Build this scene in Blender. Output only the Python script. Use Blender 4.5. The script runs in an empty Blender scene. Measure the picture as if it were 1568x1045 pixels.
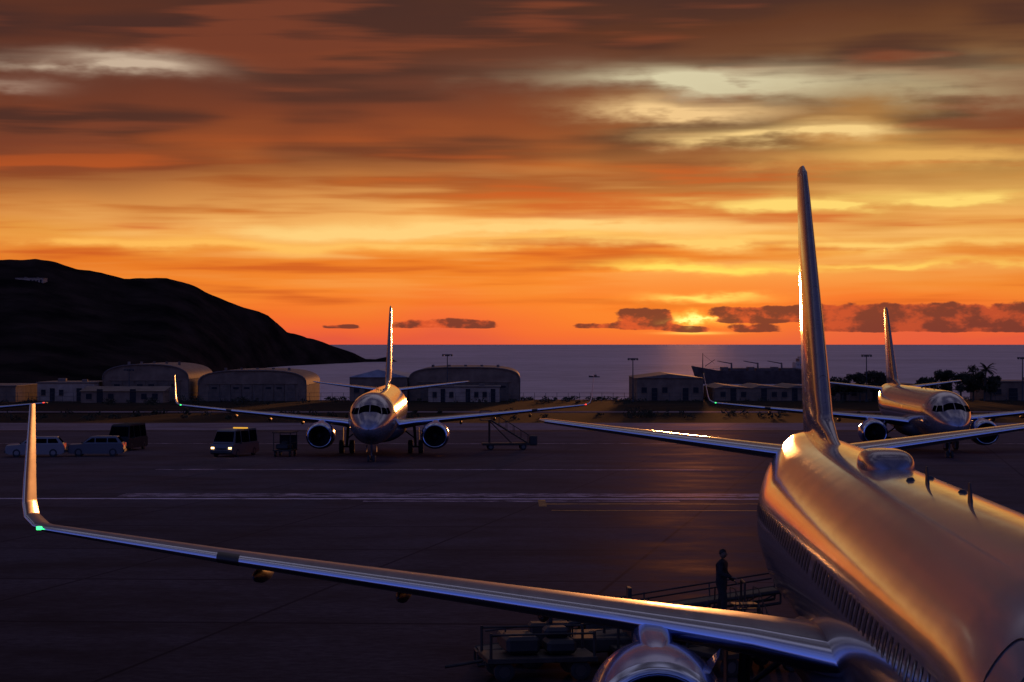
import bpy, bmesh, math, random
from mathutils import Vector, Matrix, noise as mnoise
random.seed(7)
R=math.radians
scene=bpy.context.scene
scene.view_settings.view_transform='Standard'
scene.view_settings.look='None'
scene.view_settings.exposure=0
SUN_AZ=4.8; SUN_EL=1.0

def s2l(c):
    o=[]
    for v in c:
        v=v/255
        o.append(v/12.92 if v<=.04045 else ((v+.055)/1.055)**2.4)
    return (*o,1)

# ---------------------------------------------------------------- node helpers
class NX:
    def __init__(s,nt,sock): s.nt=nt; s.s=sock
    def _m(s,op,b=None,c=None,clamp=False): return mth(s.nt,op,s,b,c,clamp)
    def __add__(s,o): return s._m('ADD',o)
    __radd__=__add__
    def __sub__(s,o): return s._m('SUBTRACT',o)
    def __rsub__(s,o): return mth(s.nt,'SUBTRACT',o,s)
    def __mul__(s,o): return s._m('MULTIPLY',o)
    __rmul__=__mul__
    def __truediv__(s,o): return s._m('DIVIDE',o)
    def clamp(s): return mth(s.nt,'ADD',s,0.0,None,True)
def mth(nt,op,a,b=None,c=None,clamp=False):
    n=nt.nodes.new('ShaderNodeMath'); n.operation=op; n.use_clamp=clamp
    for i,v in enumerate((a,b,c)):
        if v is None: continue
        if isinstance(v,NX): nt.links.new(v.s,n.inputs[i])
        else: n.inputs[i].default_value=v
    return NX(nt,n.outputs[0])
def vec(nt,x,y,z=0.0):
    n=nt.nodes.new('ShaderNodeCombineXYZ')
    for i,v in enumerate((x,y,z)):
        if isinstance(v,NX): nt.links.new(v.s,n.inputs[i])
        else: n.inputs[i].default_value=v
    return NX(nt,n.outputs[0])
def sep(nt,v):
    n=nt.nodes.new('ShaderNodeSeparateXYZ'); nt.links.new(v.s if isinstance(v,NX) else v,n.inputs[0])
    return [NX(nt,o) for o in n.outputs]
def noise(nt,v,scale=1,detail=4,rough=.5,dist=0,dim='3D'):
    n=nt.nodes.new('ShaderNodeTexNoise'); n.noise_dimensions=dim
    if v is not None: nt.links.new(v.s if isinstance(v,NX) else v,n.inputs['Vector'])
    n.inputs['Scale'].default_value=scale; n.inputs['Detail'].default_value=detail
    n.inputs['Roughness'].default_value=rough; n.inputs['Distortion'].default_value=dist
    return NX(nt,n.outputs[0])
def sstep(nt,v,a,b):
    n=nt.nodes.new('ShaderNodeMapRange'); n.interpolation_type='SMOOTHSTEP'
    nt.links.new(v.s,n.inputs['Value'])
    n.inputs['From Min'].default_value=a; n.inputs['From Max'].default_value=b
    return NX(nt,n.outputs[0])
def mixc(nt,f,a,b,mode='MIX'):
    n=nt.nodes.new('ShaderNodeMix'); n.data_type='RGBA'; n.blend_type=mode
    ins=[n.inputs[0],n.inputs[6],n.inputs[7]]
    for i,v in zip(ins,(f,a,b)):
        if isinstance(v,NX): nt.links.new(v.s,i)
        else: i.default_value=v
    return NX(nt,n.outputs[2])
def ramp(nt,f,stops):
    n=nt.nodes.new('ShaderNodeValToRGB'); nt.links.new(f.s,n.inputs[0])
    cr=n.color_ramp
    while len(cr.elements)<len(stops): cr.elements.new(0.5)
    for e,(p,c) in zip(cr.elements,stops): e.position=p; e.color=c
    return NX(nt,n.outputs[0])

# ---------------------------------------------------------------- world
w=bpy.data.worlds.new("World"); scene.world=w; w.use_nodes=True
w.cycles.sampling_method='MANUAL'; w.cycles.sample_map_resolution=512
nt=w.node_tree; nt.nodes.clear()
tc=nt.nodes.new('ShaderNodeTexCoord')
dx,dy,dz=sep(nt,tc.outputs['Generated'])
az=mth(nt,'ARCTAN2',dx,dy); el=mth(nt,'ARCSINE',dz)
U=az*3.3; V=el*3.3
STOPS=[(0,s2l((228,88,62))),(.014,s2l((242,100,52))),(.032,s2l((244,116,44))),(.05,s2l((245,134,46))),
 (.075,s2l((234,122,38))),(.094,s2l((250,166,70))),(.113,s2l((248,164,80))),(.138,s2l((216,122,50))),(.169,s2l((170,84,40))),
 (.20,s2l((126,60,38))),(.231,s2l((98,50,40))),(.262,s2l((94,52,42))),(.294,s2l((84,42,32))),(.325,s2l((64,38,35))),(.5,s2l((62,46,52))),(1,s2l((46,46,72)))]
# sunset quarter of the sky: layered stratus, openings, low cumulus
n1=noise(nt,vec(nt,U*2.2+3.1,V*7.0),1,2,.5,dim='2D')
n2=noise(nt,vec(nt,U*1.5+V*1.5+7.7,V*20.0),1,3,.5,dim='2D')
n3=noise(nt,vec(nt,U*2.6-V*2.0+1.7,V*44.0),1,3,.5,dim='2D')
nf=noise(nt,vec(nt,U*8.0+5.0,V*28.0),1,4,.55,dim='2D')
Vw=V+(n1-.5)*.12+(nf-.5)*.014
base=ramp(nt,(Vw/1.6).clamp(),STOPS)
def G(u0,v0,su,sv,uu=None,vv=None):
    a=((uu or U)-u0)/su; b=((vv or V)-v0)/sv
    return mth(nt,'EXPONENT',(a*a+b*b)*-1.0)
Ux=U+(n1-.5)*.25+(nf-.5)*.08
Vx=V+(n1-.5)*.05+(nf-.5)*.03+(n2-.5)*.02
col=base
lf=sstep(nt,U,-.05,-.85)*sstep(nt,V,.08,.26)
col=mixc(nt,lf*.42,col,s2l((100,50,34)))
rt=G(.72,.27,.42,.13,Ux,Vx)
col=mixc(nt,(rt*(.45+n2*.9)).clamp()*.85,col,s2l((206,156,80)))
hm=sstep(nt,n2*.5+n1*.5,.43,.57)*sstep(nt,V,.21,.33)
col=mixc(nt,hm*.85,col,s2l((66,38,36)))
hm2=sstep(nt,n3*.4+n1*.6,.5,.62)*sstep(nt,V,.2,.3)
col=mixc(nt,hm2*.4,col,s2l((156,74,44)))
st=sstep(nt,n3*.45+n2*.55,.46,.62)
band=G(.1,.165,.8,.07)
col=mixc(nt,(st*band).clamp()*.9,col,s2l((255,196,110)))
dk=sstep(nt,n3*.5+n2*.5,.48,.36)*sstep(nt,V,.02,.06)*(1.0-sstep(nt,V,.2,.34))
col=mixc(nt,dk*.8,col,s2l((204,88,34)))
mod=.45+sstep(nt,nf*.5+n3*.5,.36,.6)*.9
def patch(u0,v0,su,sv,c,k=1.0):
    global col
    col=mixc(nt,(G(u0,v0,su,sv,Ux,Vx)*mod*k).clamp(),col,s2l(c))
patch(.34,.395,.22,.019,(216,206,168),1.25)
patch(.64,.385,.22,.028,(176,156,118),.7)
patch(.25,.350,.14,.014,(240,200,140),1.1)
patch(.42,.315,.15,.012,(246,208,136),1.2)
patch(.66,.28,.22,.016,(226,172,92),.9)
patch(-.62,.412,.13,.015,(200,176,152),1.2)
patch(-.82,.37,.08,.01,(180,150,130),.8)
patch(-.02,.178,.36,.014,(255,210,126),1.2)
patch(.62,.215,.30,.012,(255,216,114),1.3)
patch(-.5,.148,.34,.008,(255,186,88),1.0)
patch(.30,.150,.5,.010,(255,206,110),1.1)
patch(.28,.108,.15,.007,(255,226,96),1.2)
patch(.55,.116,.24,.006,(255,206,96),1.0)
halo=G(.276,.045,.26,.05)
col=mixc(nt,(halo*.6).clamp(),col,(1.0,.26,.025,1))
streak=G(.27,.062,.075,.005,Ux,Vx)+G(.25,.104,.10,.006,Ux,Vx)*.7+G(.278,.012,.045,.0022)*.8
col=mixc(nt,(streak*.95).clamp(),col,(1.3,.80,.14,1))
nc=noise(nt,vec(nt,U*19.0,V*34.0),1,4,.6,dim='2D')
Us=U+(nc-.5)*.11; Vs=V+(nc-.5)*.040
sunc=G(.276,.032,.050,.0085,Us,Vs)
core=G(.274,.032,.024,.0036,Us,Vs)
def rect(u0,u1,v0,v1,eu,ev):
    return sstep(nt,U,u0-eu,u0+eu)*(1.0-sstep(nt,U,u1-eu,u1+eu))*sstep(nt,V,v0-ev*.3,v0+ev*.3)*(1.0-sstep(nt,V,v1-ev,v1+ev))
env=rect(.46,1.3,.013,.058,.03,.012)+rect(.16,.25,.016,.049,.02,.010)+rect(.30,.47,.028,.054,.04,.008)*.9+rect(.24,.31,.013,.024,.02,.005)*.8+rect(-.18,-.02,.019,.035,.03,.008)*.88+rect(-.29,-.23,.019,.026,.02,.004)*.8+rect(.09,.16,.019,.028,.02,.005)*.85+rect(.32,.41,.013,.028,.03,.007)*.75
cum=sstep(nt,env*.62+nc*.75,.68,.82)
cc=mixc(nt,sstep(nt,nc+env*.1,.44,.66),s2l((214,82,46)),s2l((100,48,44)))
cc=mixc(nt,sstep(nt,U,.35,.6)*.35,cc,s2l((98,44,48)))
col=mixc(nt,(sunc*1.0).clamp(),col,(1.4,.62,.07,1))
col=mixc(nt,core.clamp(),col,(1.7,1.25,.35,1))
col=mixc(nt,(cum*(1.0-core*.55)).clamp()*.93,col,cc)
bgF=nt.nodes.new('ShaderNodeBackground'); bgF.inputs[1].default_value=1.02; nt.links.new(col.s,bgF.inputs[0])
# the rest of the dome: broken cloud overhead, blue dusk and pink belt opposite the sunset
cl=noise(nt,vec(nt,dx*2.2,dy*5.0,dz*5.0),1,2,.5)
smooth_=ramp(nt,(V/1.6).clamp(),STOPS)
up=mixc(nt,sstep(nt,cl,.42,.60),(.04,.03,.04,1),(.30,.26,.33,1))
smooth_=mixc(nt,sstep(nt,el,.20,.40),smooth_,up)
back=ramp(nt,(el/1.57).clamp(),[(0,(.24,.14,.16,1)),(.04,(.20,.15,.32,1)),(.10,(.11,.20,.82,1)),(.30,(.06,.11,.46,1)),(.7,(.035,.045,.13,1)),(1,(.03,.03,.07,1))])
back=mixc(nt,sstep(nt,cl,.45,.6)*.3,back,(.20,.20,.36,1))
rest=mixc(nt,sstep(nt,dy,-.25,.55),back,smooth_)
sky=nt.nodes.new('ShaderNodeTexSky'); sky.sky_type='NISHITA'; sky.sun_disc=False
sky.sun_elevation=R(SUN_EL); sky.sun_rotation=R(SUN_AZ)
bgR=nt.nodes.new('ShaderNodeBackground'); bgR.inputs[1].default_value=.88; nt.links.new(rest.s,bgR.inputs[0])
mF=nt.nodes.new('ShaderNodeMixShader')
mask=sstep(nt,dy,.75,.90)*(1.0-sstep(nt,el,.22,.36))
nt.links.new(mask.s,mF.inputs[0]); nt.links.new(bgR.outputs[0],mF.inputs[1]); nt.links.new(bgF.outputs[0],mF.inputs[2])
bg2=nt.nodes.new('ShaderNodeBackground'); bg2.inputs[1].default_value=.05; nt.links.new(sky.outputs[0],bg2.inputs[0])
mx=nt.nodes.new('ShaderNodeMixShader'); mx.inputs[0].default_value=.05
nt.links.new(mF.outputs[0],mx.inputs[1]); nt.links.new(bg2.outputs[0],mx.inputs[2])
ow=nt.nodes.new('ShaderNodeOutputWorld'); nt.links.new(mx.outputs[0],ow.inputs[0])

sl=bpy.data.lights.new('sun','SUN'); sl.energy=.6; sl.angle=R(1.5); sl.color=(1,.36,.10)
so=bpy.data.objects.new('sun',sl); scene.collection.objects.link(so)
sd=Vector((math.sin(R(SUN_AZ))*math.cos(R(SUN_EL)),math.cos(R(SUN_AZ))*math.cos(R(SUN_EL)),math.sin(R(SUN_EL))))
so.rotation_euler=sd.to_track_quat('Z','Y').to_euler()

# ---------------------------------------------------------------- materials
def mat(name,col,rough=.5,metal=0,coat=0,spec=.5,emis=None,es=0):
    m=bpy.data.materials.new(name); m.use_nodes=True
    b=m.node_tree.nodes['Principled BSDF']
    b.inputs['Base Color'].default_value=(*col,1); b.inputs['Roughness'].default_value=rough
    b.inputs['Metallic'].default_value=metal; b.inputs['Coat Weight'].default_value=coat
    b.inputs['Coat Roughness'].default_value=.08; b.inputs['Specular IOR Level'].default_value=spec
    if emis: b.inputs['Emission Color'].default_value=(*emis,1); b.inputs['Emission Strength'].default_value=es
    return m
def P(m): return m.node_tree.nodes['Principled BSDF']
def noisy(name,c1,c2,scale,rough=.6,metal=0,coat=0,stretch=(1,1,1),detail=3,bump=0,spec=.3):
    m=mat(name,c1,rough,metal,coat,spec); t=m.node_tree
    tc=t.nodes.new('ShaderNodeTexCoord'); x,y,z=sep(t,tc.outputs['Object'])
    n=noise(t,vec(t,x*stretch[0],y*stretch[1],z*stretch[2]),scale,detail,.6)
    c=ramp(t,n,[(.35,(*c1,1)),(.65,(*c2,1))]); t.links.new(c.s,P(m).inputs['Base Color'])
    return m
def matte_sheen(m,colsock,gcol,grough,fmax,fpow,bump=None):
    t=m.node_tree; out=t.nodes['Material Output']
    t.nodes.remove(t.nodes['Principled BSDF'])
    d=t.nodes.new('ShaderNodeBsdfDiffuse'); gl=t.nodes.new('ShaderNodeBsdfGlossy'); mxs=t.nodes.new('ShaderNodeMixShader')
    if isinstance(colsock,NX): t.links.new(colsock.s,d.inputs[0])
    else: d.inputs[0].default_value=colsock
    gl.inputs[0].default_value=gcol
    if isinstance(grough,NX): t.links.new(grough.s,gl.inputs['Roughness'])
    else: gl.inputs['Roughness'].default_value=grough
    lw=t.nodes.new('ShaderNodeLayerWeight'); lw.inputs[0].default_value=.5
    f=mth(t,'POWER',NX(t,lw.outputs['Facing']),fpow)*fmax
    t.links.new(f.s,mxs.inputs[0]); t.links.new(d.outputs[0],mxs.inputs[1]); t.links.new(gl.outputs[0],mxs.inputs[2])
    if bump: t.links.new(bump.outputs[0],gl.inputs['Normal'])
    t.links.new(mxs.outputs[0],out.inputs[0])
def skin(name,c,rough,metal,coat,seam=2.54):
    m=mat(name,c,rough,metal,coat); t=m.node_tree
    tc=t.nodes.new('ShaderNodeTexCoord'); x,y,z=sep(t,tc.outputs['Object'])
    f=mth(t,'ABSOLUTE',mth(t,'FRACT',y/seam)-.5)
    ln=sstep(t,f,.494,.4985)
    dirt=noise(t,vec(t,x*3.0,y*.5,z*3.0),1.0,3,.65)
    cc=mixc(t,(sstep(t,dirt,.42,.7)*.4),(*c,1),(c[0]*.55,c[1]*.5,c[2]*.48,1))
    cc=mixc(t,ln*.8,cc,(c[0]*.1,c[1]*.1,c[2]*.1,1))
    t.links.new(cc.s,P(m).inputs['Base Color'])
    r=dirt*.14+(rough-.06); t.links.new(r.s,P(m).inputs['Roughness'])
    b=t.nodes.new('ShaderNodeBump'); b.inputs['Strength'].default_value=.15; b.inputs['Distance'].default_value=.02
    nb=noise(t,vec(t,x*.9,y*.8,z*.9),1.0,1,.5)
    t.links.new(nb.s,b.inputs['Height']); t.links.new(b.outputs[0],P(m).inputs['Normal'])
    t.links.new(b.outputs[0],P(m).inputs['Coat Normal'])
    return m
M_skin=skin('aircraft_paint',(.27,.265,.31),.19,.5,.7)
M_fin=skin('fin_paint',(.15,.14,.18),.26,.45,.5,1.9)
M_wing=skin('wing_grey_paint',(.10,.10,.14),.42,.4,.1,50)
M_slat=mat('polished_slat_sky_tint',(.56,.64,.84),.2,1.0)  # neutral metal; blue of the reflected sky is mixed into the base colour
M_dark=mat('dark_gap',(.015,.015,.017),.5)
M_glass=mat('cockpit_glass',(.003,.003,.004),.6,0,0,.0)
M_win=mat('cabin_window',(.012,.012,.015),.15,0,.3)
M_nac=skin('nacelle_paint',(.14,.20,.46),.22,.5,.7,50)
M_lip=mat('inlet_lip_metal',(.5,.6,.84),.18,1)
M_fan=mat('fan_titanium',(.08,.08,.09),.4,1)
M_tyre=mat('tyre',(.02,.02,.02),.8)
M_strut=mat('gear_steel',(.08,.08,.09),.45,.6)
M_fair=mat('fairing_paint',(.06,.06,.08),.5,.2)
M_green=mat('nav_green',(.0,.3,.06),.3,emis=(.05,1,.2),es=3)
M_red=mat('nav_red',(.3,.0,.0),.3,emis=(1,.05,.03),es=2.5)
M_head=mat('headlamp',(.9,.8,.5),.2,emis=(1,.6,.2),es=6)
M_tail=mat('tail_lamp',(.3,.01,.01),.3,emis=(1,.1,.03),es=.3)

# ---------------------------------------------------------------- mesh helpers
def mk(name,verts,faces,mats,parent=None,smooth=True,mi=None,ang=40):
    me=bpy.data.meshes.new(name); me.from_pydata([tuple(v) for v in verts],[],faces)
    for m in (mats if isinstance(mats,list) else [mats]): me.materials.append(m)
    if mi: me.polygons.foreach_set('material_index',mi)
    bm=bmesh.new(); bm.from_mesh(me); bmesh.ops.recalc_face_normals(bm,faces=bm.faces); bm.to_mesh(me); bm.free()
    if smooth:
        me.polygons.foreach_set('use_smooth',[True]*len(me.polygons)); me.set_sharp_from_angle(angle=R(ang))
    o=bpy.data.objects.new(name,me); scene.collection.objects.link(o)
    if parent: o.parent=parent
    return o
def empty(name,loc=(0,0,0),rz=0):
    e=bpy.data.objects.new(name,None); e.empty_display_size=.5; scene.collection.objects.link(e)
    e.location=loc; e.rotation_euler=(0,0,rz); return e
def rings(rs,cap0=True,cap1=True,closed=True):
    v=[];f=[];n=len(rs[0])
    for r in rs: v+=r
    for i in range(len(rs)-1):
        for j in range(n if closed else n-1):
            k=(j+1)%n; f.append((i*n+j,i*n+k,(i+1)*n+k,(i+1)*n+j))
    if cap0: f.append(tuple(range(n)))
    if cap1: f.append(tuple((len(rs)-1)*n+j for j in range(n)))
    return v,f
class B:
    def __init__(s): s.v=[]; s.f=[]; s.mi=[]
    def add(s,v,f,mi=0):
        o=len(s.v); s.v+=[tuple(a) for a in v]; s.f+=[tuple(o+i for i in q) for q in f]; s.mi+=[mi]*len(f)
    def box(s,c,d,mi=0,M=None,bev=None):
        bm=bmesh.new(); bmesh.ops.create_cube(bm,size=1)
        for q in bm.verts: q.co=Vector((q.co.x*d[0],q.co.y*d[1],q.co.z*d[2]))
        bv=bev if bev is not None else min(d)*.12
        if bv>0: bmesh.ops.bevel(bm,geom=bm.edges[:],offset=bv,segments=1,affect='EDGES')
        bm.verts.index_update()
        T=Matrix.Translation(c)@(M if M else Matrix())
        s.add([T@q.co for q in bm.verts],[[q.index for q in f.verts] for f in bm.faces],mi); bm.free()
    def tube(s,a,b,r0,r1=None,mi=0,n=8):
        a=Vector(a);b=Vector(b); r1=r0 if r1 is None else r1
        q=(b-a).to_track_quat('Z','Y'); rs=[]
        for p,r in ((a,r0),(b,r1)): rs.append([p+q@Vector((r*math.cos(2*math.pi*i/n),r*math.sin(2*math.pi*i/n),0)) for i in range(n)])
        v,f=rings(rs); s.add(v,f,mi)
    def poly(s,pts,y0,y1,mi=0,axis='x'):
        n=len(pts); 
        if axis=='x': v=[(y0,a,z) for a,z in pts]+[(y1,a,z) for a,z in pts]
        else: v=[(a,y0,z) for a,z in pts]+[(a,y1,z) for a,z in pts]
        f=[tuple(range(n)),tuple(range(2*n-1,n-1,-1))]+[(i,(i+1)%n,n+(i+1)%n,n+i) for i in range(n)]
        s.add(v,f,mi)
    def wheel(s,c,r,wd,mi=0,mi2=None,axis=0):
        prof=[(-.5,.55),(-.5,.86),(-.38,1),(.38,1),(.5,.86),(.5,.55)]; rs=[]
        for a,q in prof:
            ring=[]
            for i in range(20):
                th=2*math.pi*i/20; p=[0,0,0]; p[axis]=a*wd; p[1-axis]=q*r*math.cos(th); p[2]=q*r*math.sin(th)
                ring.append(Vector(c)+Vector(p))
            rs.append(ring)
        v,f=rings(rs,False,False); s.add(v,f,mi)
        rs2=[]
        for a,q in ((-.42,.56),(.42,.56)):
            ring=[]
            for i in range(16):
                th=2*math.pi*i/16; p=[0,0,0]; p[axis]=a*wd; p[1-axis]=q*r*math.cos(th); p[2]=q*r*math.sin(th); ring.append(Vector(c)+Vector(p))
            rs2.append(ring)
        v,f=rings(rs2); s.add(v,f,mi if mi2 is None else mi2)
    def obj(s,name,mats,parent=None,smooth=True,ang=35): return mk(name,s.v,s.f,mats,parent,smooth,s.mi,ang)

# ---------------------------------------------------------------- aircraft (nose at local origin, local +Y aft, -X starboard)
ST=[(0,2.75,.03,.03),(.25,2.78,.42,.4),(.7,2.85,.75,.72),(1.4,2.95,1.06,1.06),(2.2,3.09,1.33,1.38),(3.0,3.22,1.53,1.64),(4.0,3.32,1.7,1.85),(5.5,3.39,1.84,1.98),(7,3.4,1.88,2.0),
(27,3.4,1.88,2.0),(29,3.5,1.85,1.9),(31,3.72,1.70,1.68),(33,4.0,1.45,1.4),(35,4.3,1.1,1.1),(37,4.6,.68,.75),(38,4.75,.35,.4),(38.4,4.8,.06,.08)]
def fus(s):
    for i in range(len(ST)-1):
        if s<=ST[i+1][0] or i==len(ST)-2:
            a,b=ST[i],ST[i+1]; h=b[0]-a[0]; t=(s-a[0])/h; out=[]
            for k in (1,2,3):
                def sl(j):
                    if j<=0 or j>=len(ST)-1: return (ST[min(j+1,len(ST)-1)][k]-ST[max(j-1,0)][k])/(ST[min(j+1,len(ST)-1)][0]-ST[max(j-1,0)][0])
                    d0=(ST[j][k]-ST[j-1][k])/(ST[j][0]-ST[j-1][0]); d1=(ST[j+1][k]-ST[j][k])/(ST[j+1][0]-ST[j][0])
                    return 0 if d0*d1<=0 else 2*d0*d1/(d0+d1)
                m0,m1=sl(i)*h,sl(i+1)*h
                if i==0 and k>1: m0=(b[k]-a[k])*2.0
                t2,t3=t*t,t*t*t
                out.append((2*t3-3*t2+1)*a[k]+(t3-2*t2+t)*m0+(-2*t3+3*t2)*b[k]+(t3-t2)*m1)
            return out
def fp(s,th,off=0):
    z,rw,rh=fus(s); return Vector((-(rw+off)*math.sin(th),s,z+(rh+off)*math.cos(th)))
def fpz(s,z,sg,off=.006):
    zc,rw,rh=fus(s); c=max(-1,min(1,(z-zc)/rh)); return fp(s,sg*math.acos(c),off)
_cache={}
def cached(key,fn,parent,uniq=False):
    k2=key+('_u' if uniq else '')
    if k2 in _cache:
        o=bpy.data.objects.new(key,_cache[k2]); scene.collection.objects.link(o); o.parent=parent
    else:
        o=fn(); _cache[k2]=o.data; o.parent=parent
    return o
AF=[(0,0),(.002,.011),(.006,.021),(.015,.033),(.03,.045),(.055,.056),(.09,.065),(.17,.077),(.28,.083),(.4,.080),(.55,.064),(.7,.042),(.85,.020),(1,.003)]
def lift(name,secs,mats,sub=8,symmetric=False,gap=None,slat=.056,tilt=0):
    full=[]
    for i in range(len(secs)-1):
        for k in range(sub): 
            u=k/sub; full.append([a+(b-a)*u for a,b in zip(secs[i],secs[i+1])])
    full.append(list(secs[-1]))
    V_=[];F_=[];MI=[]
    up=[(x,y) for x,y in AF]; lo=[(x,-y*(1 if symmetric else .7)) for x,y in AF[1:]]
    prof=up[::-1]+lo
    n=len(prof)
    for sg in (1,-1):
        rs=[]
        for s,t,z,c,th,ca in full:
            ca=R(ca); u=Vector((sg*math.sin(ca),0,math.cos(ca)))
            ring=[]
            for x,y in prof:
                ring.append(Vector((-sg*t,s+x*c,z))+u*(y*th/.083*.5*c-x*c*tilt*math.cos(ca)))
            rs.append(ring)
        v,f=rings(rs); o=len(V_); V_+=v
        for q in f:
            F_.append(tuple(o+i for i in q))
            if len(q)==4:
                i=q[0]//n; j=q[0]%n; x=prof[j][0]; x2=prof[(j+1)%n][0]
                tt=full[i][1]; mi=0
                if max(x,x2)<=slat and slat>0 and j<n-1: mi=1
                if gap and max(x,x2)<.1 and any(g0<=tt<=g1 for g0,g1 in gap): mi=2
                MI.append(mi)
            else: MI.append(0)
    return mk(name,V_,F_,mats,None,True,MI,50)
def nacelle(name,sg):
    b=B(); cx=-sg*4.6; cz=1.70; s0=12.55; N=40
    def ring(ds,r,flat=.93,dz=0): return [Vector((cx+r*math.cos(2*math.pi*i/N)*1.03,s0+ds,cz+dz+r*math.sin(2*math.pi*i/N)*(flat if math.sin(2*math.pi*i/N)<0 else 1))) for i in range(N)]
    lip=[(.28,.80),(.12,.82),(.03,.86),(0,.905),(.03,.95),(.12,.995),(.3,1.045)]
    v,f=rings([ring(*q) for q in lip],False,False); b.add(v,f,1)
    out=[(.3,1.045),(.6,1.09),(1.1,1.125),(1.8,1.13),(2.5,1.09),(3.1,1.0),(3.7,.86),(3.72,.80),(3.4,.78)]
    v,f=rings([ring(*q) for q in out],False,False); b.add(v,f,0)
    inn=[(.28,.80),(.8,.79),(1.0,.79)]
    v,f=rings([ring(*q) for q in inn],False,True); b.add(v,f,2)
    core=[(3.0,.62),(3.8,.58),(4.5,.42),(4.55,.36)]
    v,f=rings([ring(a,r,1) for a,r in core],True,True); b.add(v,f,3)
    plug=[(4.4,.28),(4.8,.16),(5.1,.03)]
    v,f=rings([ring(a,r,1) for a,r in plug]); b.add(v,f,3)
    spn=[(.35,.02),(.45,.1),(.65,.2),(.95,.27)]
    v,f=rings([ring(a,r,1) for a,r in spn]); b.add(v,f,2)
    for k in range(24):
        a=2*math.pi*k/24; c,s=math.cos(a),math.sin(a); tx,tz=-s,c
        pts=[]
        for r,w_,tw in ((.25,.06,.1),(.5,.08,.14),(.76,.10,.10)):
            for e in (-1,1): pts.append(Vector((cx+c*r+tx*w_*e,s0+.86+tw*e*.5,cz+s*r+tz*w_*e)))
        b.add(pts,[(0,1,3,2),(2,3,5,4)],3)
    rs=[]
    for s,z0,z1,hw in ((13.3,2.5,2.72,.08),(13.9,2.4,2.83,.18),(14.6,2.35,2.88,.27),(15.4,2.3,2.90,.31),(16.2,2.3,2.94,.33),(17.2,2.4,2.88,.28),(18.8,2.45,2.55,.06)):
        rs.append([Vector((cx+hw*x,s,z0+(z1-z0)*zz)) for x,zz in ((-1.1,0),(-1.08,.45),(-.98,.8),(-.75,.94),(-.4,1),(.4,1),(.75,.94),(.98,.8),(1.08,.45),(1.1,0))])
    v,f=rings(rs); b.add(v,f,0)
    b.add([(cx+sg*.85,s0+1.0,cz+.75),(cx+sg*.85,s0+2.1,cz+.78),(cx+sg*1.08,s0+2.1,cz+1.0),(cx+sg*1.02,s0+1.5,cz+.95)],[(0,1,2,3)],0)
    return b.obj(name,[M_nac,M_lip,M_dark,M_fan])
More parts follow.
